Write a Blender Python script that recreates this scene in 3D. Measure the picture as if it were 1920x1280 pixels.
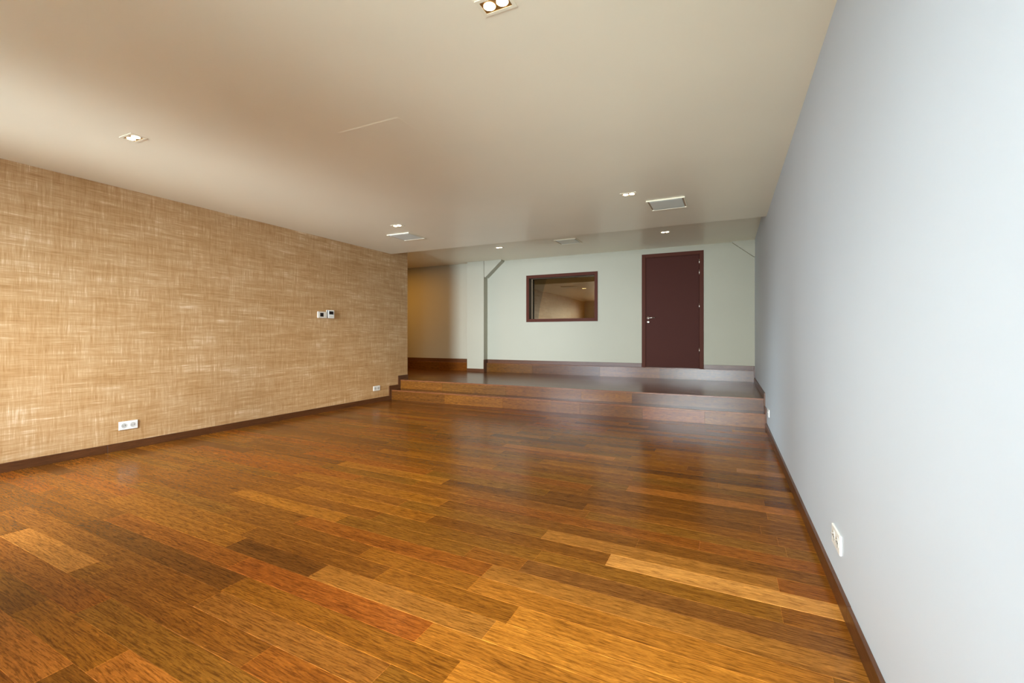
import bpy, bmesh, math, random
from mathutils import Vector, Matrix

# ------------------------------------------------------------------ camera, world, lights, exposure
SC = bpy.context.scene
COL = SC.collection
for o in list(bpy.data.objects):
    bpy.data.objects.remove(o, do_unlink=True)

cam_d = bpy.data.cameras.new('camera')
cam = bpy.data.objects.new('camera', cam_d)
COL.objects.link(cam)
cam.location = (0, 0, 1.08)
cam.rotation_euler = (math.radians(90), 0, 0.4465)
cam_d.sensor_width = 36
cam_d.lens = 842.8 / 1920 * 36
cam_d.shift_y = -9.5 / 1920
cam_d.clip_start = 0.02
SC.camera = cam

SC.view_settings.view_transform = 'Standard'
SC.view_settings.look = 'None'
SC.view_settings.gamma = 1
SC.view_settings.use_curve_mapping = False
SC.view_settings.exposure = 0.12

# room numbers (metres; camera stands at x=0, y=0, +y runs to the far end)
XL, XR = -5.191, 0.416
YR, YS1, YS2, YB = -0.25, 6.048, 6.281, 8.546
YS3 = YB - 0.055
YE = 6.487            # far end of the papered wall
Z1, Z2, Z3 = 0.167, 0.321, 0.511
H1, H2 = 2.490, 2.691
XA = -8.6             # far side of the alcove
WL = (-4.75, -3.45)   # left window of the rear wall
WR = (-1.75, 0.33)    # right window of the rear wall
WZ = (0.10, 2.36)

w = bpy.data.worlds.new('world'); SC.world = w; w.use_nodes = True
bg = w.node_tree.nodes['Background']
bg.inputs[0].default_value = (0.95, 0.95, 0.95, 1)
bg.inputs[1].default_value = 1.0

def area(name, loc, size, rot, power, color, spread=180):
    d = bpy.data.lights.new(name, 'AREA'); d.shape = 'RECTANGLE'
    d.size, d.size_y = size; d.energy = power; d.color = color
    d.spread = math.radians(spread)
    o = bpy.data.objects.new(name, d); COL.objects.link(o)
    o.location = loc; o.rotation_euler = rot
    return o
PI = math.pi
DAY = (0.86, 0.94, 1.0)
cz = (WZ[0] + WZ[1]) / 2; hz = WZ[1] - WZ[0]
# rear windows' daylight in wide and directed parts, plus added aimed fill beams
LW = dict(R75=72, L90=25, L60=46, L38=22, Rdn=62, Ldn=110, Rx=42, Rl=100, Lx=115, Ll=26, alc=22)
LC = dict(R75=(0.78, 0.89, 1), L90=(0.75, 0.86, 1), L60=(0.70, 0.82, 1), L38=(0.72, 0.83, 1), Ldn=(0.95, 0.93, 0.98), Rdn=(1, 0.95, 0.86),
          Rx=(1, 0.99, 0.95), Rl=(1, 0.85, 0.66), Lx=(0.70, 0.88, 1), Ll=(0.70, 0.84, 1), alc=(1, 0.47, 0.08))
def daylight(k, e):
    WX = WR if k[0] == 'R' else WL
    c = LC.get(k, DAY)
    if k == 'alc':       # lamps of the alcove behind the papered wall
        area('alcove_lamp', (-6.72, 7.27, H2-0.03), (0.3, 0.3), (0, 0, 0), e, c)
    elif k == 'Lx':      # added fill beam aimed across the room at the lower right wall
        area('daylight_Lx', (-4.7, YR-0.75, cz+0.3), (1.6, hz), (PI/2-math.radians(21), 0, -math.radians(49)), e, c, 50)
    elif k == 'Ll':      # added cool fill on the foot of the papered wall by the left window
        area('daylight_Ll', (-3.9, YR-0.8, cz+0.45), (1.4, hz), (PI/2-math.radians(22), 0, math.radians(28)), e, c, 60)
    elif k == 'Rx':  # added fill beam brightening the lower near right wall
        area('daylight_Rx', (-1.3, YR-0.9, cz+0.5), (2.0, hz), (PI/2-math.radians(34), 0, -math.radians(35)), e, c, 80)
    elif k == 'Rl':      # added warm fill aimed at the foot of the papered wall
        area('daylight_Rl', (-0.4, YR-0.9, cz+0.3), (2.0, hz), (PI/2-math.radians(23), 0, math.radians(50)), e, c, 56)
    elif k[1:] == 'dn':  # sky light falling steeply through the window
        area('daylight_' + k, ((WX[0]+WX[1])/2, YR-0.95, cz+0.55), (WX[1]-WX[0], hz), (PI/2-math.radians(32), 0, 0), e, c, 90)
    else:
        area('daylight_' + k, ((WX[0]+WX[1])/2, YR-0.22, cz), (WX[1]-WX[0], hz), (PI/2, 0, 0), e, c, int(k[1:]))
for k, e in LW.items():
    if e > 0: daylight(k, e)

area('studio_fill', (-3.0, YB+1.2, 2.6), (0.4, 0.4), (0, 0, 0), 20, (1, 0.60, 0.22))  # added fill behind the studio glass, warms the look of the pane

# ------------------------------------------------------------------ materials
def srgb(r, g, b):
    f = lambda c: (c/255/12.92) if c/255 <= 0.04045 else ((c/255+0.055)/1.055)**2.4
    return (f(r), f(g), f(b), 1)

def mat(name, color, rough=0.5, metal=0.0, spec=0.5, coat=0.0, emis=None, estr=0):
    m = bpy.data.materials.new(name); m.use_nodes = True
    b = m.node_tree.nodes['Principled BSDF']
    b.inputs['Base Color'].default_value = color
    b.inputs['Roughness'].default_value = rough
    b.inputs['Metallic'].default_value = metal
    b.inputs['Specular IOR Level'].default_value = spec
    b.inputs['Coat Weight'].default_value = coat
    b.inputs['Coat Roughness'].default_value = 0.12
    if emis:
        b.inputs['Emission Color'].default_value = emis
        b.inputs['Emission Strength'].default_value = estr
    return m

class NT:
    def __init__(s, m): s.t = m.node_tree; s.n = s.t.nodes; s.l = s.t.links; s.b = s.n['Principled BSDF']
    def add(s, typ, **k):
        x = s.n.new(typ)
        for a, v in k.items(): setattr(x, a, v)
        return x
    def link(s, a, b): s.l.new(a, b)
    def noise(s, vec, scale, detail=3, rough=0.55):
        x = s.add('ShaderNodeTexNoise'); x.inputs['Scale'].default_value = scale
        x.inputs['Detail'].default_value = detail; x.inputs['Roughness'].default_value = rough
        s.link(vec, x.inputs['Vector']); return x.outputs['Fac']
    def mapping(s, vec, scale=(1, 1, 1), loc=(0, 0, 0), rot=(0, 0, 0)):
        x = s.add('ShaderNodeMapping'); x.inputs['Scale'].default_value = scale
        x.inputs['Location'].default_value = loc; x.inputs['Rotation'].default_value = rot
        s.link(vec, x.inputs['Vector']); return x.outputs['Vector']
    def math(s, op, a, b=None, c=None):
        x = s.add('ShaderNodeMath', operation=op)
        for i, v in enumerate((a, b, c)):
            if v is None: continue
            if isinstance(v, (int, float)): x.inputs[i].default_value = v
            else: s.link(v, x.inputs[i])
        return x.outputs[0]
    def ramp(s, fac, stops):
        x = s.add('ShaderNodeValToRGB'); e = x.color_ramp.elements
        while len(e) < len(stops): e.new(0.5)
        for i, (p, c) in enumerate(stops): e[i].position = p; e[i].color = c
        s.link(fac, x.inputs['Fac']); return x.outputs['Color']
    def mix(s, fac, a, b, mode='MIX'):
        x = s.add('ShaderNodeMix', data_type='RGBA', blend_type=mode)
        for sock, v in ((x.inputs['Factor'], fac), (x.inputs['A'], a), (x.inputs['B'], b)):
            if isinstance(v, (int, float, tuple)): sock.default_value = v
            else: s.link(v, sock)
        return x.outputs['Result']
    def bump(s, h, strength, dist=0.001):
        x = s.add('ShaderNodeBump'); x.inputs['Strength'].default_value = strength
        x.inputs['Distance'].default_value = dist
        s.link(h, x.inputs['Height']); return x.outputs['Normal']

def paint(name, color, rough=0.5, spec=0.3, bump=0.12):
    m = mat(name, color, rough, spec=spec); t = NT(m)
    pos = t.add('ShaderNodeNewGeometry').outputs['Position']
    n = t.noise(pos, 160, 3)
    t.link(t.bump(n, bump, 0.0006), t.b.inputs['Normal'])
    n2 = t.noise(pos, 0.9, 2)
    dk = tuple(c*0.965 for c in color[:3]) + (1,)
    t.link(t.ramp(n2, [(0.35, dk), (0.65, color)]), t.b.inputs['Base Color'])
    return m

def wood(name, rough=0.32, spec=0.5, color=None, dark=0.5):
    """merbau: plank colour from the mesh (or a fixed colour) times long dark pores"""
    m = mat(name, (0.2, 0.1, 0.04, 1), rough, spec=spec); t = NT(m)
    uv = t.add('ShaderNodeUVMap'); uv.uv_map = 'grain'
    v = uv.outputs['UV']
    if color is None:
        a = t.add('ShaderNodeAttribute'); a.attribute_name = 'plank'; base = a.outputs['Color']
    else:
        rgb = t.add('ShaderNodeRGB'); rgb.outputs[0].default_value = color; base = rgb.outputs[0]
    warp = t.noise(t.mapping(v, (1.3, 9, 1)), 1.0, 2)
    wv = t.add('ShaderNodeVectorMath', operation='ADD'); t.link(v, wv.inputs[0])
    cmb = t.add('ShaderNodeCombineXYZ'); t.link(t.math('MULTIPLY', t.math('SUBTRACT', warp, 0.5), 0.055), cmb.inputs[1])
    t.link(cmb.outputs[0], wv.inputs[1]); v2 = wv.outputs[0]
    broad = t.noise(t.mapping(v2, (1.4, 22, 1)), 1.0, 5, 0.62)
    figure = t.noise(t.mapping(v2, (3.5, 75, 1), (5, 2, 0)), 1.0, 3, 0.6)
    pores = t.noise(t.mapping(v2, (13, 170, 1)), 1.0, 3, 0.7)
    fleck = t.noise(t.mapping(v2, (26, 150, 1), (3, 7, 0)), 1.0, 2, 0.6)
    mul = lambda c, k: t.mix(1.0, c, k, 'MULTIPLY')
    fac = lambda n, lo, hi, k: t.math('MULTIPLY', t.ramp(n, [(lo, (0, 0, 0, 1)), (hi, (1, 1, 1, 1))]), k)
    c0 = t.mix(fac(broad, 0.42, 0.68, 0.55), base, mul(base, (0.52, 0.45, 0.40, 1)))
    c1 = t.mix(fac(figure, 0.50, 0.68, 0.45), c0, mul(c0, (0.50, 0.42, 0.36, 1)))
    c2 = t.mix(fac(pores, 0.47, 0.60, dark), c1, mul(c1, (0.26, 0.20, 0.17, 1)))
    c3 = t.mix(fac(fleck, 0.55, 0.70, 0.38), c2, mul(c2, (1.9, 1.75, 1.5, 1)))
    t.link(c3, t.b.inputs['Base Color'])
    t.link(t.bump(t.math('ADD', pores, t.math('MULTIPLY', broad, 0.6)), 0.13, 0.0006), t.b.inputs['Normal'])
    t.link(t.math('ADD', t.math('MULTIPLY', pores, 0.12), rough-0.06), t.b.inputs['Roughness'])
    return m

M = {}
M['wall'] = paint('white_paint_daylit', (0.585, 0.65, 0.715, 1), 0.55)  # same white paint as the far walls, cool daylight cast put into colour
M['wall_far'] = paint('white_paint_dimmed', (0.45, 0.425, 0.325, 1), 0.55)  # same white paint, dimmer warm light of the far end put into colour
M['ceiling'] = paint('satin_ceiling', (0.91, 0.835, 0.635, 1), 0.33, 0.5, 0.03)
M['floor'] = wood('merbau_floor', 0.21, 0.08, None, 0.62)
M['step'] = wood('merbau_step', 0.24, 0.6, None, 0.6)
M['base'] = wood('merbau_baseboard', 0.35, 0.45, srgb(96, 58, 30), 0.3)
M['maroon'] = mat('maroon_lacquer', srgb(74, 38, 30), 0.55, spec=0.08)
M['maroon_frame'] = mat('maroon_frame', srgb(84, 44, 32), 0.5, spec=0.08)
M['plastic'] = mat('white_plastic', srgb(236, 236, 230), 0.35)
M['ivory'] = mat('ivory_plastic', srgb(226, 220, 206), 0.4)
M['socket'] = mat('socket_recess', srgb(196, 194, 186), 0.45)
M['hole'] = mat('dark_hole', srgb(30, 28, 26), 0.6)
M['screen'] = mat('dark_screen', srgb(34, 26, 26), 0.22)
M['gap_shade'] = mat('gap_shade_black', srgb(12, 11, 10), 0.9, spec=0.05)
M['steel'] = mat('brushed_steel', srgb(214, 206, 196), 0.28, 1.0)
M['brass'] = mat('gold_reflector', srgb(150, 112, 58), 0.45, 0.6)
M['whitemetal'] = mat('white_metal', srgb(232, 228, 216), 0.4)
M['panel'] = mat('grey_panel', srgb(224, 228, 216), 0.5)
M['vent_rim'] = mat('vent_rim_paint', (0.86, 0.79, 0.60, 1), 0.45)
M['joint'] = mat('pale_joint', srgb(176, 150, 120), 0.6)
M['glow'] = mat('lamp_glow', (1, 0.9, 0.72, 1), 0.4, emis=(1, 0.86, 0.55, 1), estr=16)
M['dark_room'] = mat('dark_room_paint', srgb(128, 96, 52), 0.8)
M['stop'] = mat('glazing_bead', srgb(120, 98, 68), 0.5)
M['black_reveal'] = mat('dark_reveal', srgb(44, 36, 34), 0.6)
M['window_white'] = mat('white_window_frame', srgb(230, 232, 232), 0.4)
M['terrace'] = paint('terrace_stone', srgb(190, 186, 176), 0.8)

def glass(name, refl, tint, gtint, rough=0.0):
    m = bpy.data.materials.new(name); m.use_nodes = True; nt = m.node_tree; nt.nodes.clear()
    out = nt.nodes.new('ShaderNodeOutputMaterial'); mx = nt.nodes.new('ShaderNodeMixShader')
    g = nt.nodes.new('ShaderNodeBsdfGlossy'); tr = nt.nodes.new('ShaderNodeBsdfTransparent')
    fr = nt.nodes.new('ShaderNodeLayerWeight'); fr.inputs['Blend'].default_value = refl
    g.inputs['Color'].default_value = gtint; g.inputs['Roughness'].default_value = rough
    tr.inputs['Color'].default_value = tint
    nt.links.new(fr.outputs['Fresnel'], mx.inputs[0]); nt.links.new(tr.outputs[0], mx.inputs[1])
    nt.links.new(g.outputs[0], mx.inputs[2]); nt.links.new(mx.outputs[0], out.inputs[0])
    return m
M['studio_glass'] = glass('studio_glass', 0.62, (0.55, 0.5, 0.42, 1), (1, 0.80, 0.50, 1))
M['clear_glass'] = glass('clear_glass', 0.3, (0.95, 0.97, 0.96, 1), (1, 1, 1, 1))

def wallpaper():
    m = mat('woven_wallpaper', srgb(200, 168, 120), 0.5, spec=0.5); t = NT(m)
    pos = t.add('ShaderNodeNewGeometry').outputs['Position']
    vt = t.noise(t.mapping(pos, (1, 210, 9)), 1.0, 2, 0.6)               # upright threads
    ht = t.noise(t.mapping(pos, (1, 7, 210), (0, 3, 5)), 1.0, 2, 0.6)    # level threads
    vt2 = t.noise(t.mapping(pos, (1, 60, 3.5), (0, 9, 1)), 1.0, 2, 0.5)
    ht2 = t.noise(t.mapping(pos, (1, 2.6, 55), (0, 2, 8)), 1.0, 3, 0.55)
    ht3 = t.noise(t.mapping(pos, (1, 1.6, 22), (0, 6, 2)), 1.0, 2, 0.5)
    sel = t.noise(t.mapping(pos, (1, 9, 13), (0, 1, 4)), 1.0, 2, 0.6)
    selr = t.math('MULTIPLY_ADD', t.ramp(sel, [(0.36, (0, 0, 0, 1)), (0.64, (1, 1, 1, 1))]), 0.6, 0.22)
    thr = t.mix(selr, vt, ht)
    thr2 = t.mix(selr, vt2, ht2)
    s = t.math('ADD', t.math('MULTIPLY', thr, 0.55), t.math('MULTIPLY', thr2, 0.45))
    s = t.math('ADD', s, t.math('MULTIPLY', t.math('SUBTRACT', ht3, 0.5), 0.22))
    big = t.noise(t.mapping(pos, (1, 2.2, 3.6)), 1.0, 4, 0.6)
    s = t.math('ADD', s, t.math('MULTIPLY', t.math('SUBTRACT', big, 0.5), 0.22))
    c = t.ramp(s, [(0.33, srgb(162, 119, 68)), (0.45, srgb(184, 143, 94)), (0.56, srgb(199, 162, 116)), (0.70, srgb(232, 208, 174))])
    t.link(c, t.b.inputs['Base Color'])
    t.link(t.bump(thr, 0.4, 0.0006), t.b.inputs['Normal'])
    return m
M['wallpaper'] = wallpaper()

# ------------------------------------------------------------------ mesh helpers
def quad(bm, pts):
    return bm.faces.new([bm.verts.new(p) for p in pts])

def box(bm, x0, x1, y0, y1, z0, z1, bevel=0.0, seg=1):
    vs = [bm.verts.new((x, y, z)) for x in (x0, x1) for y in (y0, y1) for z in (z0, z1)]
    F = [(0, 1, 3, 2), (4, 6, 7, 5), (0, 4, 5, 1), (2, 3, 7, 6), (0, 2, 6, 4), (1, 5, 7, 3)]
    fs = [bm.faces.new([vs[i] for i in f]) for f in F]
    if bevel > 0:
        es = {e for f in fs for e in f.edges}
        bmesh.ops.bevel(bm, geom=list(es), offset=bevel, segments=seg, affect='EDGES', profile=0.5)

def prism(bm, poly, axis, a, b):
    """poly: 2-D outline; axis 'x' -> (y,z) outline pulled along x, 'y' -> (x,z) outline pulled along y"""
    def P(p, s):
        return (s, p[0], p[1]) if axis == 'x' else (p[0], s, p[1])
    A = [bm.verts.new(P(p, a)) for p in poly]; B = [bm.verts.new(P(p, b)) for p in poly]
    n = len(poly)
    bm.faces.new(A); bm.faces.new(B[::-1])
    for i in range(n):
        bm.faces.new([A[i], B[i], B[(i+1) % n], A[(i+1) % n]])

def lathe(bm, prof, center, axis='z', n=32):
    """prof: (r, h) pairs, h along axis"""
    def P(r, h, k):
        a = 2*PI*k/n; c, s = r*math.cos(a), r*math.sin(a)
        v = {'z': (c, s, h), 'x': (h, c, s), 'y': (c, h, s)}[axis]
        return (center[0]+v[0], center[1]+v[1], center[2]+v[2])
    rings = [[bm.verts.new(P(r, h, k)) for k in range(n)] for r, h in prof]
    for a, b in zip(rings, rings[1:]):
        for k in range(n):
            bm.faces.new([a[k], a[(k+1) % n], b[(k+1) % n], b[k]])
    bm.faces.new(rings[0]); bm.faces.new(rings[-1][::-1])

def tube(bm, pts, r, n=14):
    rings = []
    for i, p in enumerate(pts):
        p = Vector(p)
        d = (Vector(pts[min(i+1, len(pts)-1)]) - Vector(pts[max(i-1, 0)])).normalized()
        u = d.cross(Vector((0, 0, 1)))
        if u.length < 1e-3: u = d.cross(Vector((1, 0, 0)))
        u.normalize(); v = d.cross(u)
        rings.append([bm.verts.new(p + u*r*math.cos(2*PI*k/n) + v*r*math.sin(2*PI*k/n)) for k in range(n)])
    for a, b in zip(rings, rings[1:]):
        for k in range(n): bm.faces.new([a[k], a[(k+1) % n], b[(k+1) % n], b[k]])
    bm.faces.new(rings[0][::-1]); bm.faces.new(rings[-1])

def add_grain(bm, along='x', seed=0):
    """metre-true grain coordinates for wooden parts"""
    lay = bm.loops.layers.uv.get('grain') or bm.loops.layers.uv.new('grain')
    bm.normal_update()
    for f in bm.faces:
        n = f.normal
        for l in f.loops:
            x, y, z = l.vert.co
            if along == 'x': u, v = x, (z if abs(n.y) > 0.6 else y)
            elif along == 'y': u, v = y, (z if abs(n.x) > 0.6 else x)
            else: u, v = z, (y if abs(n.x) > 0.6 else x)
            l[lay].uv = (u + seed*1.7, v + seed*0.63)

def obj(name, bm, m, parent=None, smooth=False):
    bmesh.ops.recalc_face_normals(bm, faces=bm.faces)
    me = bpy.data.meshes.new(name); bm.to_mesh(me); bm.free()
    me.materials.append(m)
    if smooth:
        for p in me.polygons: p.use_smooth = True
    o = bpy.data.objects.new(name, me); COL.objects.link(o)
    if parent is not None:
        o.parent = parent
        o.matrix_parent_inverse = Matrix.Identity(4)
    return o

def struct(name, bm, m, label=None):
    o = obj(name, bm, m); o['kind'] = 'structure'
    if label: o['label'] = label
    return o

def tag(o, label, cat, group=None):
    o['label'] = label; o['category'] = cat
    if group: o['group'] = group
    return o

def thing(name, label, cat, loc=(0, 0, 0), rotz=0, group=None):
    o = bpy.data.objects.new(name, None); COL.objects.link(o)
    o.empty_display_size = 0.1
    o.location = loc; o.rotation_euler = (0, 0, rotz)
    return tag(o, label, cat, group)

def dup(root, loc, label, rotz=0):
    r = root.copy(); COL.objects.link(r); r.location = loc; r.rotation_euler = (0, 0, rotz)
    r['label'] = label
    for ch in list(root.children):
        c = ch.copy(); COL.objects.link(c); c.parent = r
        for g in list(ch.children):
            d = g.copy(); COL.objects.link(d); d.parent = c
    return r

# ------------------------------------------------------------------ planked surfaces
PAL = [(srgb(130, 80, 30), 5), (srgb(120, 74, 27), 5), (srgb(108, 66, 26), 2.5), (srgb(140, 88, 30), 4),
       (srgb(134, 78, 28), 3), (srgb(150, 96, 34), 1.4), (srgb(140, 78, 29), 0.8), (srgb(126, 82, 30), 3.5)]
def pick(rnd):
    t = rnd.random()*sum(x[1] for x in PAL)
    for c, wgt in PAL:
        t -= wgt
        if t <= 0: break
    k = rnd.uniform(0.96, 1.1)
    return (c[0]*k, c[1]*k*0.97, c[2]*k*0.6, 1)

def planks(x0, x1, y0, y1, z, width, length, slope=0.0, ybase=0.0, seed=1, special=(), bev=0.0012, tone=1.0):
    """individually coloured boards running along x, each with its chamfered rim; one mesh"""
    rnd = random.Random(seed)
    bm = bmesh.new(); uvl = bm.loops.layers.uv.new('grain'); cl = bm.loops.layers.float_color.new('plank')
    r0 = int(math.floor((y0 - ybase + slope*x0)/width)) - 2
    r1 = int(math.ceil((y1 - ybase + slope*x1)/width)) + 2
    for r in range(r0, r1+1):
        rowspec = [s for s in special if s[0] == r]
        cuts = []
        x = x0 - rnd.random()*length
        while x < x1:
            cuts.append(x); x += length*rnd.uniform(0.75, 1.25)
        cuts.append(x)
        segs = [(a, b, pick(rnd), rnd.random()*9) for a, b in zip(cuts, cuts[1:])]
        for s in rowspec:
            a, b, c = s[1], s[2], s[3]
            new = []
            for (p, q, cc, k) in segs:
                if q <= a or p >= b: new.append((p, q, cc, k))
                else:
                    if p < a - 0.12: new.append((p, a, cc, k))
                    if q > b + 0.12: new.append((b, q, cc, k))
                    elif q > b: b = q
            new.append((a, b, c, 3.3+r)); segs = sorted(new)
            segs = [(p, (segs[i+1][0] if i+1 < len(segs) else q), cc, k) for i, (p, q, cc, k) in enumerate(segs)]
        for (p, q, c, k) in segs:
            p = max(p, x0); q = min(q, x1)
            if q - p < 0.01: continue
            ya = lambda xx: ybase + r*width - slope*xx
            cl4 = [(p, ya(p)), (q, ya(q)), (q, ya(q)+width), (p, ya(p)+width)]
            cl4 = [(a, min(max(b, y0), y1)) for a, b in cl4]
            if max(b for a, b in cl4) - min(b for a, b in cl4) < 0.004 or (cl4[3][1]-cl4[0][1]) < 0.003 and (cl4[2][1]-cl4[1][1]) < 0.003: continue
            e = bev
            inn = [(p+e, cl4[0][1]+e), (q-e, cl4[1][1]+e), (q-e, cl4[2][1]-e), (p+e, cl4[3][1]-e)]
            if inn[3][1] <= inn[0][1] or inn[2][1] <= inn[1][1]:
                inn = None
            O = [bm.verts.new((a, b, z-e*0.7)) for a, b in cl4]
            fs = []
            if inn is None:
                fs.append(bm.faces.new(O))
            else:
                I = [bm.verts.new((a, b, z)) for a, b in inn]
                fs.append(bm.faces.new(I))
                for i in range(4):
                    fs.append(bm.faces.new([O[i], O[(i+1) % 4], I[(i+1) % 4], I[i]]))
            for fi, f in enumerate(fs):
                lf = 1.0 if fi == 0 else 1.55
                for l in f.loops:
                    cx, cy, _ = l.vert.co
                    l[uvl].uv = (cx + k*3.1, cy + slope*cx + k*1.37)
                    l[cl] = (c[0]*tone*lf, c[1]*tone*lf, c[2]*tone*lf*1.3, 1)
    return bm

def tint(bm, c):
    cl = bm.loops.layers.float_color.get('plank') or bm.loops.layers.float_color.new('plank')
    for f in bm.faces:
        for l in f.loops: l[cl] = c

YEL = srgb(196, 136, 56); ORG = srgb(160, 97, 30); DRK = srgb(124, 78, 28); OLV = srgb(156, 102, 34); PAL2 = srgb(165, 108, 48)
LIT = srgb(180, 116, 34); LIT2 = srgb(164, 104, 30)  # paler boards with the near floor's window brightness put into their colour
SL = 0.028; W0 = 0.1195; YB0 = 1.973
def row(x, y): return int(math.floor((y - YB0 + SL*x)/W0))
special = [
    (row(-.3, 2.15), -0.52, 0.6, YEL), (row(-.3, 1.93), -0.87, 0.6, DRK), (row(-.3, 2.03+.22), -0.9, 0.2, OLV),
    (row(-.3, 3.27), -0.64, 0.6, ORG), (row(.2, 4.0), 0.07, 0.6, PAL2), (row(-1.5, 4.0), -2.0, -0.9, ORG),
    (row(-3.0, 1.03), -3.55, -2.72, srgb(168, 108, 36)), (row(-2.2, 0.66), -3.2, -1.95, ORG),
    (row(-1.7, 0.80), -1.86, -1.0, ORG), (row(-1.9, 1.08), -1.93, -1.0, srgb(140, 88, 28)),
    (row(-.9, 1.45), -0.79, 0.0, LIT), (row(-1.1, 1.45), -1.7, -0.79, OLV),
    (row(-.5, 1.81), -1.0, 0.5, OLV), (row(-.5, 1.7), -1.0, 0.3, LIT2), (row(-.5, 1.58), -0.75, 0.4, LIT),
    (row(-.5, 1.33), -1.0, 0.6, LIT2), (row(-.5, 1.21), -0.8, 0.6, LIT),
]
bm = planks(XL-0.12, XR+0.12, YR-0.1, YS1+0.002, 0.0, W0, 1.15, SL, YB0, 7, special)
fl = struct('floor', bm, M['floor'])

# ------------------------------------------------------------------ walls and ceilings
T = 0.2
def slab(name, x0, x1, y0, y1, z0, z1, m):
    bm = bmesh.new(); box(bm, x0, x1, y0, y1, z0, z1); return struct(name, bm, m)
slab('floor_slab', XA-T, XR+T, YR-T, YB+T, -0.25, -0.003, M['dark_room'])
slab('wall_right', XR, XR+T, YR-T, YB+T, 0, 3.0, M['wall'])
slab('wall_left', XL-T, XL, YR-T, YE, 0, 3.0, M['wallpaper'])
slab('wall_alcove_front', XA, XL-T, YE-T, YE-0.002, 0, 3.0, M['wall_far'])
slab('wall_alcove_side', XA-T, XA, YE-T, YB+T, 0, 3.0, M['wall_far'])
slab('ceiling', XL-T+0.2, XR, YR, YS1+0.004, H1, 3.0, M['ceiling'])
slab('ceiling_far', XA, XR, YS1+0.004, YB, H2, 3.0, M['ceiling'])

def wall_with_holes(name, x0, x1, y0, y1, z0, z1, holes, m):
    """one wall mesh in the xz plane with rectangular openings (x0,x1,z0,z1)"""
    bm = bmesh.new()
    xs = sorted({x0, x1, *[h[0] for h in holes], *[h[1] for h in holes]})
    zs = sorted({z0, z1, *[h[2] for h in holes], *[h[3] for h in holes]})
    for a, b in zip(xs, xs[1:]):
        for c, d in zip(zs, zs[1:]):
            mx, mz = (a+b)/2, (c+d)/2
            if any(h[0] < mx < h[1] and h[2] < mz < h[3] for h in holes): continue
            box(bm, a, b, y0, y1, c, d)
    bmesh.ops.remove_doubles(bm, verts=bm.verts, dist=1e-5)
    seen = {}
    for f in list(bm.faces):
        k = tuple(sorted(v.index for v in f.verts))
    bm.faces.ensure_lookup_table(); bm.verts.index_update()
    for f in bm.faces:
        seen.setdefault(tuple(sorted(v.index for v in f.verts)), []).append(f)
    kill = [f for fs in seen.values() if len(fs) > 1 for f in fs]
    bmesh.ops.delete(bm, geom=kill, context='FACES_ONLY')
    return struct(name, bm, m)

WIN = (-3.70, -2.313, 1.434, 2.280)       # studio window opening
DOR = (-1.366, -0.430, Z3, 2.532)         # door leaf opening
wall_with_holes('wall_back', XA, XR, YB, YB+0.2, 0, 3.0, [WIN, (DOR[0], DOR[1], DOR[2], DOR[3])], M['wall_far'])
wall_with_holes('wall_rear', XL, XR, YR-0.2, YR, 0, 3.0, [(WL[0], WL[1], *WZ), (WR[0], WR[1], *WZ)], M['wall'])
# small dark room behind the studio window
bm = bmesh.new()
y0, y1, x0, x1, z0, z1 = YB+0.2, YB+2.2, -4.4, -1.6, 0.5, 2.7
quad(bm, [(x0, y1, z0), (x1, y1, z0), (x1, y1, z1), (x0, y1, z1)])
quad(bm, [(x0, y0, z0), (x0, y1, z0), (x0, y1, z1), (x0, y0, z1)])
quad(bm, [(x1, y0, z0), (x1, y1, z0), (x1, y1, z1), (x1, y0, z1)])
quad(bm, [(x0, y0, z0), (x1, y0, z0), (x1, y1, z0), (x0, y1, z0)])
quad(bm, [(x0, y0, z1), (x1, y0, z1), (x1, y1, z1), (x0, y1, z1)])
struct('wall_studio', bm, M['dark_room'])
slab('wall_behind_door', DOR[0]-0.1, DOR[1]+0.1, YB+0.2, YB+0.24, 0.3, 2.7, M['dark_room'])

# rear windows (behind the camera; they light the room and mirror in the risers and the studio glass)
def rear_window(n, x0, x1, mull):
    bm = bmesh.new(); f = 0.05; z0, z1 = WZ; ya, yb = YR-0.15, YR-0.09
    box(bm, x0, x1, ya, yb, z0, z0+f); box(bm, x0, x1, ya, yb, z1-f, z1)
    box(bm, x0, x0+f, ya, yb, z0+f, z1-f); box(bm, x1-f, x1, ya, yb, z0+f, z1-f)
    for mx in mull: box(bm, mx-0.03, mx+0.03, ya, yb, z0+f, z1-f)
    wdw = struct('window_%d' % n, bm, M['window_white'])
    bm = bmesh.new(); box(bm, x0+0.02, x1-0.02, YR-0.124, YR-0.118, z0+0.02, z1-0.02)
    obj('window_pane', bm, M['clear_glass'], wdw)
rear_window(2, *WL, [])
rear_window(3, *WR, [(WR[0]+WR[1])/2])
slab('ground_terrace', -14, 8, YR-12, YR-0.5, -0.25, -0.05, M['terrace'])

# ------------------------------------------------------------------ steps and platform
def riser(name, parent, y, z0, z1, x0, x1, joints, seed):
    rnd = random.Random(seed); xs = [x0] + list(joints) + [x1]
    bm = bmesh.new(); uvl = bm.loops.layers.uv.new('grain'); cl = bm.loops.layers.float_color.new('plank')
    for a, b in zip(xs, xs[1:]):
        n0 = len(bm.faces); bm.faces.ensure_lookup_table()
        box(bm, a+0.0006, b-0.0006, y, y+0.016, z0, z1)
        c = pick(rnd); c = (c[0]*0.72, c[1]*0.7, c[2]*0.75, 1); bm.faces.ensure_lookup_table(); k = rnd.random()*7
        for f in bm.faces[n0:]:
            for l in f.loops:
                l[uvl].uv = (l.vert.co.x + k, l.vert.co.z + k*0.7); l[cl] = c
    return obj(name, bm, M['step'], parent)

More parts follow.
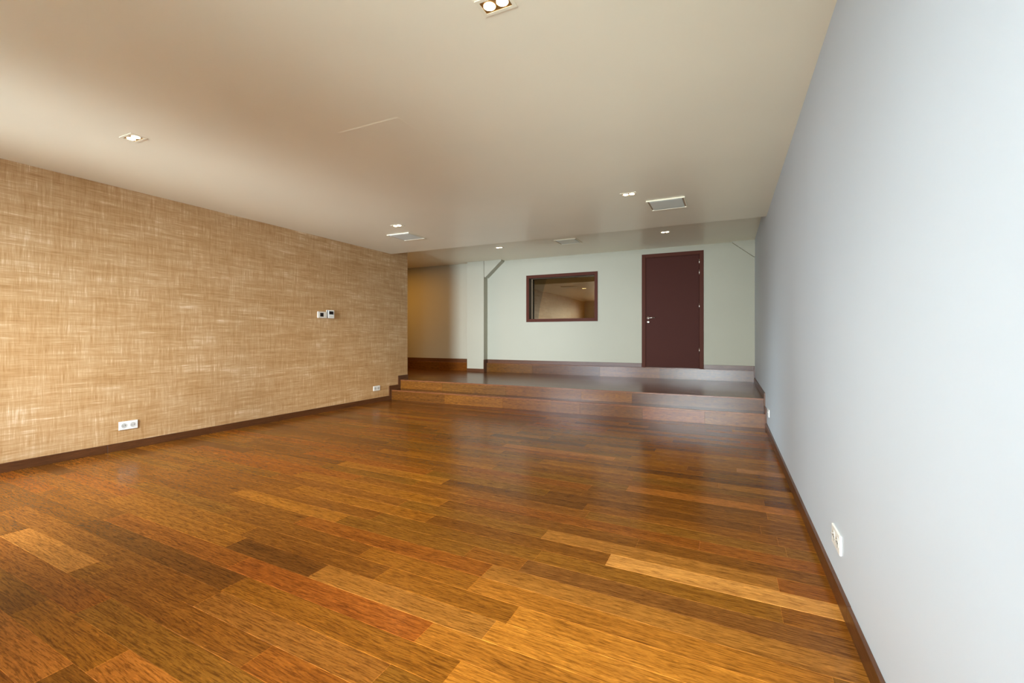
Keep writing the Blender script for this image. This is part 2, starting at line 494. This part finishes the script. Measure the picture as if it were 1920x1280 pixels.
def nosing(parent, y, z, x0, x1, seed):
    bm = bmesh.new()
    box(bm, x0, x1, y-0.004, y+0.05, z-0.020, z+0.0012, 0.0025, 2)
    add_grain(bm, 'x', seed); tint(bm, srgb(128, 78, 42))
    return obj('nosing', bm, M['step'], parent)

st = thing('step', 'lowest wide dark wood step rising from the main floor', 'step', (0, 0, 0))
riser('riser', st, YS1, 0, Z1-0.018, XL, XR, (-4.1, -3.05, -1.85, -1.0, -0.25), 3)
nosing(st, YS1, Z1, XL, XR, 1)
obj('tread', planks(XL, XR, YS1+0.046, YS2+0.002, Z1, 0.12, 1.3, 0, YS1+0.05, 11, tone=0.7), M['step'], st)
pf = thing('platform', 'broad raised dark wood platform in front of the back wall', 'platform', (0, 0, 0))
riser('riser', pf, YS2, Z1, Z2-0.018, XL, XR, (-4.3, -3.11, -1.9, -1.18), 5)
nosing(pf, YS2, Z2, XL, XR, 2)
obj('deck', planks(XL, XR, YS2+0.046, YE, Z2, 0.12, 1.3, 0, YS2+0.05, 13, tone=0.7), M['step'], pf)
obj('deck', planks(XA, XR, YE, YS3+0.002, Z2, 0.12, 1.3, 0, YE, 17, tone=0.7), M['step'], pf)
lg = thing('ledge', 'narrow dark wood ledge step under the door along the back wall', 'step', (0, 0, 0))
riser('riser', lg, YS3, Z2, Z3-0.014, XA, XR, (-5.9, -4.9, -3.60, -2.2, -1.1), 8)
bm = bmesh.new(); box(bm, XA, XR, YS3-0.003, YB-0.0005, Z3-0.016, Z3, 0.002, 1); add_grain(bm, 'x', 4); tint(bm, srgb(124, 76, 42))
obj('tread', bm, M['step'], lg)

# ------------------------------------------------------------------ baseboards (stepped up with the stairs)
BB, BT = 0.074, 0.014
def stepped(y_from, ys1, ys2, yend, last=None):
    b = BB - 0.006
    low = [(y_from, 0), (ys1, 0), (ys1, Z1), (ys2, Z1), (ys2, Z2), (yend, Z2)]
    up = [(yend, Z2+BB), (ys2-0.057, Z2+BB), (ys2-0.057, Z1+BB), (ys1-0.057, Z1+BB), (ys1-0.057, BB), (y_from, BB)]
    if last:
        ys3, ye = last
        low = low[:-1] + [(ys3, Z2), (ys3, Z3), (ye, Z3)]
        up = [(ye, Z3+BB), (ys3-0.045, Z3+BB), (ys3-0.045, Z2+BB)] + up[1:]
    return low + up
def side_board(name, xa, xb, poly, cuts):
    bm = bmesh.new()
    # the level run is laid in lengths with a hairline joint, the stepped end is one piece
    ys = [YR] + list(cuts)
    for a, b in zip(ys, ys[1:]):
        box(bm, xa, xb, a+0.0015, b-0.0015, 0, BB, 0.0015, 1)
    q = [(max(p[0], cuts[-1]+0.0015), p[1]) for p in poly]
    prism(bm, q, 'x', xa, xb)
    add_grain(bm, 'y', 3)
    return struct(name, bm, M['base'])
side_board('baseboard_left', XL, XL+BT, stepped(YR, YS1, YS2, YE+0.0), (0.9, 2.137, 3.056))
side_board('baseboard_right', XR-BT, XR, stepped(YR, YS1, YS2, YB, (YS3, YB)), (2.053,))
def back_board(name, x0, x1, y0, y1, z0, z1, seed, along='x'):
    bm = bmesh.new(); box(bm, x0, x1, y0, y1, z0, z1, 0.0015, 1); add_grain(bm, along, seed)
    return struct(name, bm, M['base'])
CX0, CX1, CY = -5.095, -4.680, YB-0.165
back_board('baseboard_back', CX1+0.002, -1.427, YB-BT, YB, Z3, Z3+BB, 5)
back_board('baseboard_back.001', -0.369, XR-BT, YB-BT, YB, Z3, Z3+BB, 6)
back_board('baseboard_back.002', XA, CX0-0.002, YB-BT, YB, Z3, Z3+BB, 7)

# ------------------------------------------------------------------ column with its braces
col = thing('column', 'square white column standing on the platform against the back wall', 'column', (0, 0, 0))
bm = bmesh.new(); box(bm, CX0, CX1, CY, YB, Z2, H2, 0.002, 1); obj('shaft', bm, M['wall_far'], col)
bm = bmesh.new(); box(bm, CX0, CX1, CY-0.012, CY, Z2, Z2+0.068, 0.001, 1)
prism(bm, [(CY-0.012, Z2), (YS3, Z2), (YS3, Z3), (YB-BT, Z3), (YB-BT, Z3+BB), (CY-0.012+0.0, Z3+BB)], 'x', CX1, CX1+0.012)
add_grain(bm, 'x', 9); obj('baseboard', bm, M['base'], col)
bm = bmesh.new()
prism(bm, [(CX1+0.006, H2), (CX1+0.006, 2.352), (CX1+0.03, 2.335), (-4.27, 2.668), (-4.27, H2)], 'y', CY+0.006, YB)
obj('corner_brace', bm, M['wall_far'], col)
bm = bmesh.new()
prism(bm, [(0.075, H2), (XR, H2), (XR, 2.412), (0.395, 2.412), (0.075, 2.675)], 'y', YB-0.075, YB)
tag(obj('corner_brace', bm, M['wall_far']), 'small white triangular brace in the top right corner above the platform', 'brace')

# ------------------------------------------------------------------ studio window in the back wall
x0, x1, z0, z1 = WIN
bm = bmesh.new(); fx0, fx1, fz0, fz1 = -3.757, -2.256, 1.376, 2.338
def ring(bm, ox0, ox1, oz0, oz1, ix0, ix1, iz0, iz1, ya, yb, bev=0.0):
    box(bm, ox0, ix0, ya, yb, oz0, oz1, bev); box(bm, ix1, ox1, ya, yb, oz0, oz1, bev)
    box(bm, ix0, ix1, ya, yb, oz0, iz0, bev); box(bm, ix0, ix1, ya, yb, iz1, oz1, bev)
ring(bm, fx0, fx1, fz0, fz1, x0+0.003, x1-0.003, z0+0.003, z1-0.003, YB-0.018, YB-0.0005, 0.0015)
w1 = struct('window_1', bm, M['maroon_frame'])
bm = bmesh.new(); ring(bm, x0, x1, z0, z1, x0+0.004, x1-0.004, z0+0.004, z1-0.004, YB+0.0, YB+0.2)
obj('window_lining', bm, M['black_reveal'], w1)
bm = bmesh.new(); ring(bm, x0+0.004, x1-0.004, z0+0.004, z1-0.004, x0+0.026, x1-0.008, z0+0.006, z1-0.006, YB+0.118, YB+0.13)
obj('glazing_bead', bm, M['stop'], w1)
bm = bmesh.new(); box(bm, x0+0.004, x1-0.004, YB+0.131, YB+0.137, z0+0.004, z1-0.004)
obj('window_pane', bm, M['studio_glass'], w1)

# ------------------------------------------------------------------ door
dx0, dx1, dz0, dz1 = DOR
bm = bmesh.new()
ox0, ox1, oz1 = -1.425, -0.371, 2.589
box(bm, ox0, dx0+0.004, YB-0.016, YB-0.0005, dz0, oz1, 0.0015); box(bm, dx1-0.004, ox1, YB-0.016, YB-0.0005, dz0, oz1, 0.0015)
box(bm, dx0+0.004, dx1-0.004, YB-0.016, YB-0.0005, dz1-0.004, oz1, 0.0015)
d1 = struct('door_1', bm, M['maroon_frame'])
bm = bmesh.new()
for a, b, c, d in ((dx0+0.0005, dx0+0.012, dz0, dz1-0.0005), (dx1-0.012, dx1-0.0005, dz0, dz1-0.0005), (dx0+0.012, dx1-0.012, dz1-0.012, dz1-0.0005)):
    box(bm, a, b, YB, YB+0.12, c, d)
obj('door_lining', bm, M['maroon_frame'], d1)
bm = bmesh.new(); box(bm, dx0+0.012, dx1-0.012, YB, YB+0.12, dz0, dz0+0.004); add_grain(bm, 'x', 2); tint(bm, srgb(124, 76, 42))
obj('threshold', bm, M['step'], d1)
bm = bmesh.new(); box(bm, dx0+0.015, dx1-0.015, YB+0.004, YB+0.044, dz0+0.008, dz1-0.015, 0.0015)
leaf = obj('door_leaf', bm, M['maroon'], d1)
hx = -1.312
bm = bmesh.new(); lathe(bm, [(0.026, 0.004), (0.026, -0.004), (0.022, -0.007)], (hx, YB, 1.418), 'y')
tube(bm, [(hx, YB, 1.418), (hx, YB-0.045, 1.418), (hx+0.012, YB-0.055, 1.418), (hx+0.05, YB-0.056, 1.420), (hx+0.125, YB-0.056, 1.422)], 0.009)
obj('door_handle', bm, M['steel'], leaf, True)
bm = bmesh.new(); lathe(bm, [(0.026, 0.004), (0.026, -0.004), (0.022, -0.007)], (hx, YB, 1.345), 'y')
kr = obj('keyhole_rose', bm, M['steel'], leaf, True)
bm = bmesh.new(); box(bm, hx-0.003, hx+0.003, YB-0.009, YB-0.0072, 1.329, 1.355)
obj('keyhole', bm, M['hole'], leaf)
for hzc in (2.396, 2.209, 1.614, 0.831):
    bm = bmesh.new(); lathe(bm, [(0.004, -0.045), (0.008, -0.043), (0.008, 0.043), (0.004, 0.045)], (-0.441, YB-0.006, hzc), 'z', 14)
    obj('hinge', bm, M['steel'], d1, True)

# ------------------------------------------------------------------ twin downlights
def downlight(label, loc):
    t = thing('downlight', label, 'ceiling light', loc, 0, 'twin recessed ceiling spotlights')
    bm = bmesh.new(); a, b, c, d = 0.078, 0.050, 0.062, 0.034
    ring(bm, -a, a, -b, b, -c, c, -d, d, 0, 1)      # outline in x/z, turned flat below
    for v in bm.verts: v.co = Vector((v.co.x, v.co.z, -0.003 if v.co.y > 0.5 else 0.0))
    obj('rim', bm, M['vent_rim'], t)
    bm = bmesh.new()
    ring(bm, -c, c, -d, d, -c+0.001, c-0.001, -d+0.001, d-0.001, 0, 1)
    for v in bm.verts: v.co = Vector((v.co.x, v.co.z, -0.002 if v.co.y > 0.5 else -0.0005))
    quad(bm, [(-c, -d, -0.0008), (c, -d, -0.0008), (c, d, -0.0008), (-c, d, -0.0008)])
    obj('housing', bm, M['brass'], t)
    for s in (-1, 1):
        bm = bmesh.new()
        lathe(bm, [(0.0255, -0.0012), (0.0255, -0.0025), (0.020, -0.0045), (0.010, -0.0055)], (s*0.0305, 0, 0), 'z', 28)
        obj('lamp', bm, M['glow'], t, True)
    return t
def lamp_spot(x, y, z):
    d = bpy.data.lights.new('downlight_beam', 'SPOT'); d.energy = 3.5; d.color = (1, 0.9, 0.62)
    d.spot_size = math.radians(140); d.spot_blend = 1; d.shadow_soft_size = 0.0
    o = bpy.data.objects.new('downlight_beam', d); COL.objects.link(o); o.location = (x, y, z-0.02)
for p in ((-0.885, 1.69, H1), (-3.802, 1.718, H1), (-3.79, 4.535, H1), (-0.881, 4.524, H1), (-0.866, 7.287, H2), (-3.732, 7.257, H2)):
    lamp_spot(*p)
SPX = (-3.80, -0.88)
L0 = downlight('twin ceiling spotlight at the top edge of the photo, nearest the camera', (-0.885, 1.690, H1))
dup(L0, (-3.802, 1.718, H1), 'twin ceiling spotlight alone on the left above the near papered wall')
dup(L0, (-3.79, 4.535, H1), 'twin ceiling spotlight just behind the vent by the papered wall')
dup(L0, (-0.881, 4.524, H1), 'twin ceiling spotlight to the left of the large right-hand ceiling vent')
dup(L0, (-0.866, 7.287, H2), 'twin spotlight in the far ceiling above the dark red door')
dup(L0, (-3.732, 7.257, H2), 'twin spotlight in the far ceiling close to the white column')

# ------------------------------------------------------------------ ceiling vents and hatch
def vent(label, loc, s=0.19):
    t = thing('ceiling_vent', label, 'vent', loc, 0, 'square ceiling vents')
    bm = bmesh.new(); k = s-0.013
    for (a, b, c, d) in ((-s, s, -s, -k), (-s, s, k, s), (-s, -k, -k, k), (k, s, -k, k)):
        box(bm, a, b, c, d, -0.012, 0, 0.0015, 1)
    obj('frame', bm, M['vent_rim'], t)
    bm = bmesh.new(); p = k-0.016; box(bm, -p, p, -p, p, -0.011, -0.0005, 0.002, 1)
    obj('panel', bm, M['panel'], t)
    bm = bmesh.new(); box(bm, -k, k, -k, k, -0.002, 0)
    obj('backing', bm, M['joint'], t)
    return t
V0 = vent('square white ceiling vent nearest the papered wall', (-4.08, 5.073, H1))
dup(V0, (-0.575, 5.02, H1), 'large square white ceiling vent nearest the right wall')
dup(V0, (-2.43, 7.275, H2), 'square vent in the far ceiling above the studio window')
hq = thing('access_hatch', 'flush square access hatch in the middle of the ceiling', 'hatch', (-2.17, 2.56, H1))
bm = bmesh.new(); box(bm, -0.262, 0.262, -0.275, 0.275, -0.0007, 0.0, 0.0003, 1); obj('frame', bm, M['ceiling'], hq)
bm = bmesh.new(); box(bm, -0.255, 0.255, -0.268, 0.268, -0.0016, -0.0008, 0.0004, 1); obj('panel', bm, M['ceiling'], hq)

# ------------------------------------------------------------------ sockets (built facing +x, centre at wall)
def socket(label, loc, rotz):
    t = thing('wall_socket', label, 'socket', loc, rotz, 'white double wall sockets')
    bm = bmesh.new(); box(bm, 0, 0.009, -0.076, 0.076, -0.040, 0.040, 0.003, 2); obj('cover_plate', bm, M['plastic'], t)
    for s in (-1, 1):
        bm = bmesh.new(); cy = s*0.0355
        lathe(bm, [(0.0225, 0.009), (0.0225, 0.0105), (0.0200, 0.0105), (0.0185, 0.0095)], (0, cy, 0), 'x', 28)
        r = obj('socket_recess', bm, M['socket'], t)
        bm = bmesh.new()
        for q in (-1, 1): lathe(bm, [(0.0028, 0.0096), (0.0028, 0.0108)], (0, cy+q*0.0095, -0.002), 'x', 12)
        obj('pin_holes', bm, M['hole'], r)
        bm = bmesh.new(); lathe(bm, [(0.0026, 0.0096), (0.0026, 0.016), (0.0015, 0.018)], (0, cy, 0.010), 'x', 12)
        obj('earth_pin', bm, M['steel'], r)
    return t
S0 = socket('white double wall socket low on the papered wall, nearest the camera', (XL, 2.302, 0.230), 0)
dup(S0, (XL, 5.692, 0.230), 'white double wall socket on the papered wall beside the steps')
dup(S0, (XR, 2.275, 0.236), 'white double wall socket low on the right wall, nearest the camera', PI)
dup(S0, (XR, 5.70, 0.236), 'small white wall socket on the right wall beside the steps', PI)

# ------------------------------------------------------------------ wall controls
t = thing('thermostat', 'smaller square white wall control with dark display on the papered wall', 'wall control', (XL, 4.577, 1.386))
bm = bmesh.new(); box(bm, 0, 0.016, -0.068, 0.078, -0.045, 0.045, 0.004, 2); obj('housing', bm, M['ivory'], t)
bm = bmesh.new(); box(bm, 0.0145, 0.0172, -0.030, 0.030, -0.026, 0.028, 0.001, 1); obj('display', bm, M['screen'], t)
t = thing('intercom', 'taller white wall control with a black display, right of the smaller one', 'wall control', (XL, 4.722, 1.400))
bm = bmesh.new(); box(bm, 0, 0.016, -0.054, 0.054, -0.058, 0.058, 0.002, 2); obj('back_plate', bm, M['ivory'], t)
bm = bmesh.new(); box(bm, 0.016, 0.033, -0.0535, 0.0535, -0.0575, 0.0575); obj('shadow_gap', bm, M['gap_shade'], t)  # solid black strip standing in for the shade between the two plates
bm = bmesh.new(); box(bm, 0.033, 0.040, -0.054, 0.054, -0.058, 0.058, 0.002, 2); fp = obj('front_plate', bm, M['plastic'], t)
bm = bmesh.new(); box(bm, 0.0395, 0.042, -0.038, 0.038, -0.004, 0.042, 0.001, 1); obj('display', bm, M['screen'], fp)
bm = bmesh.new(); box(bm, 0.0395, 0.0415, -0.034, 0.034, -0.040, -0.022, 0.001, 1); obj('button', bm, M['ivory'], fp)
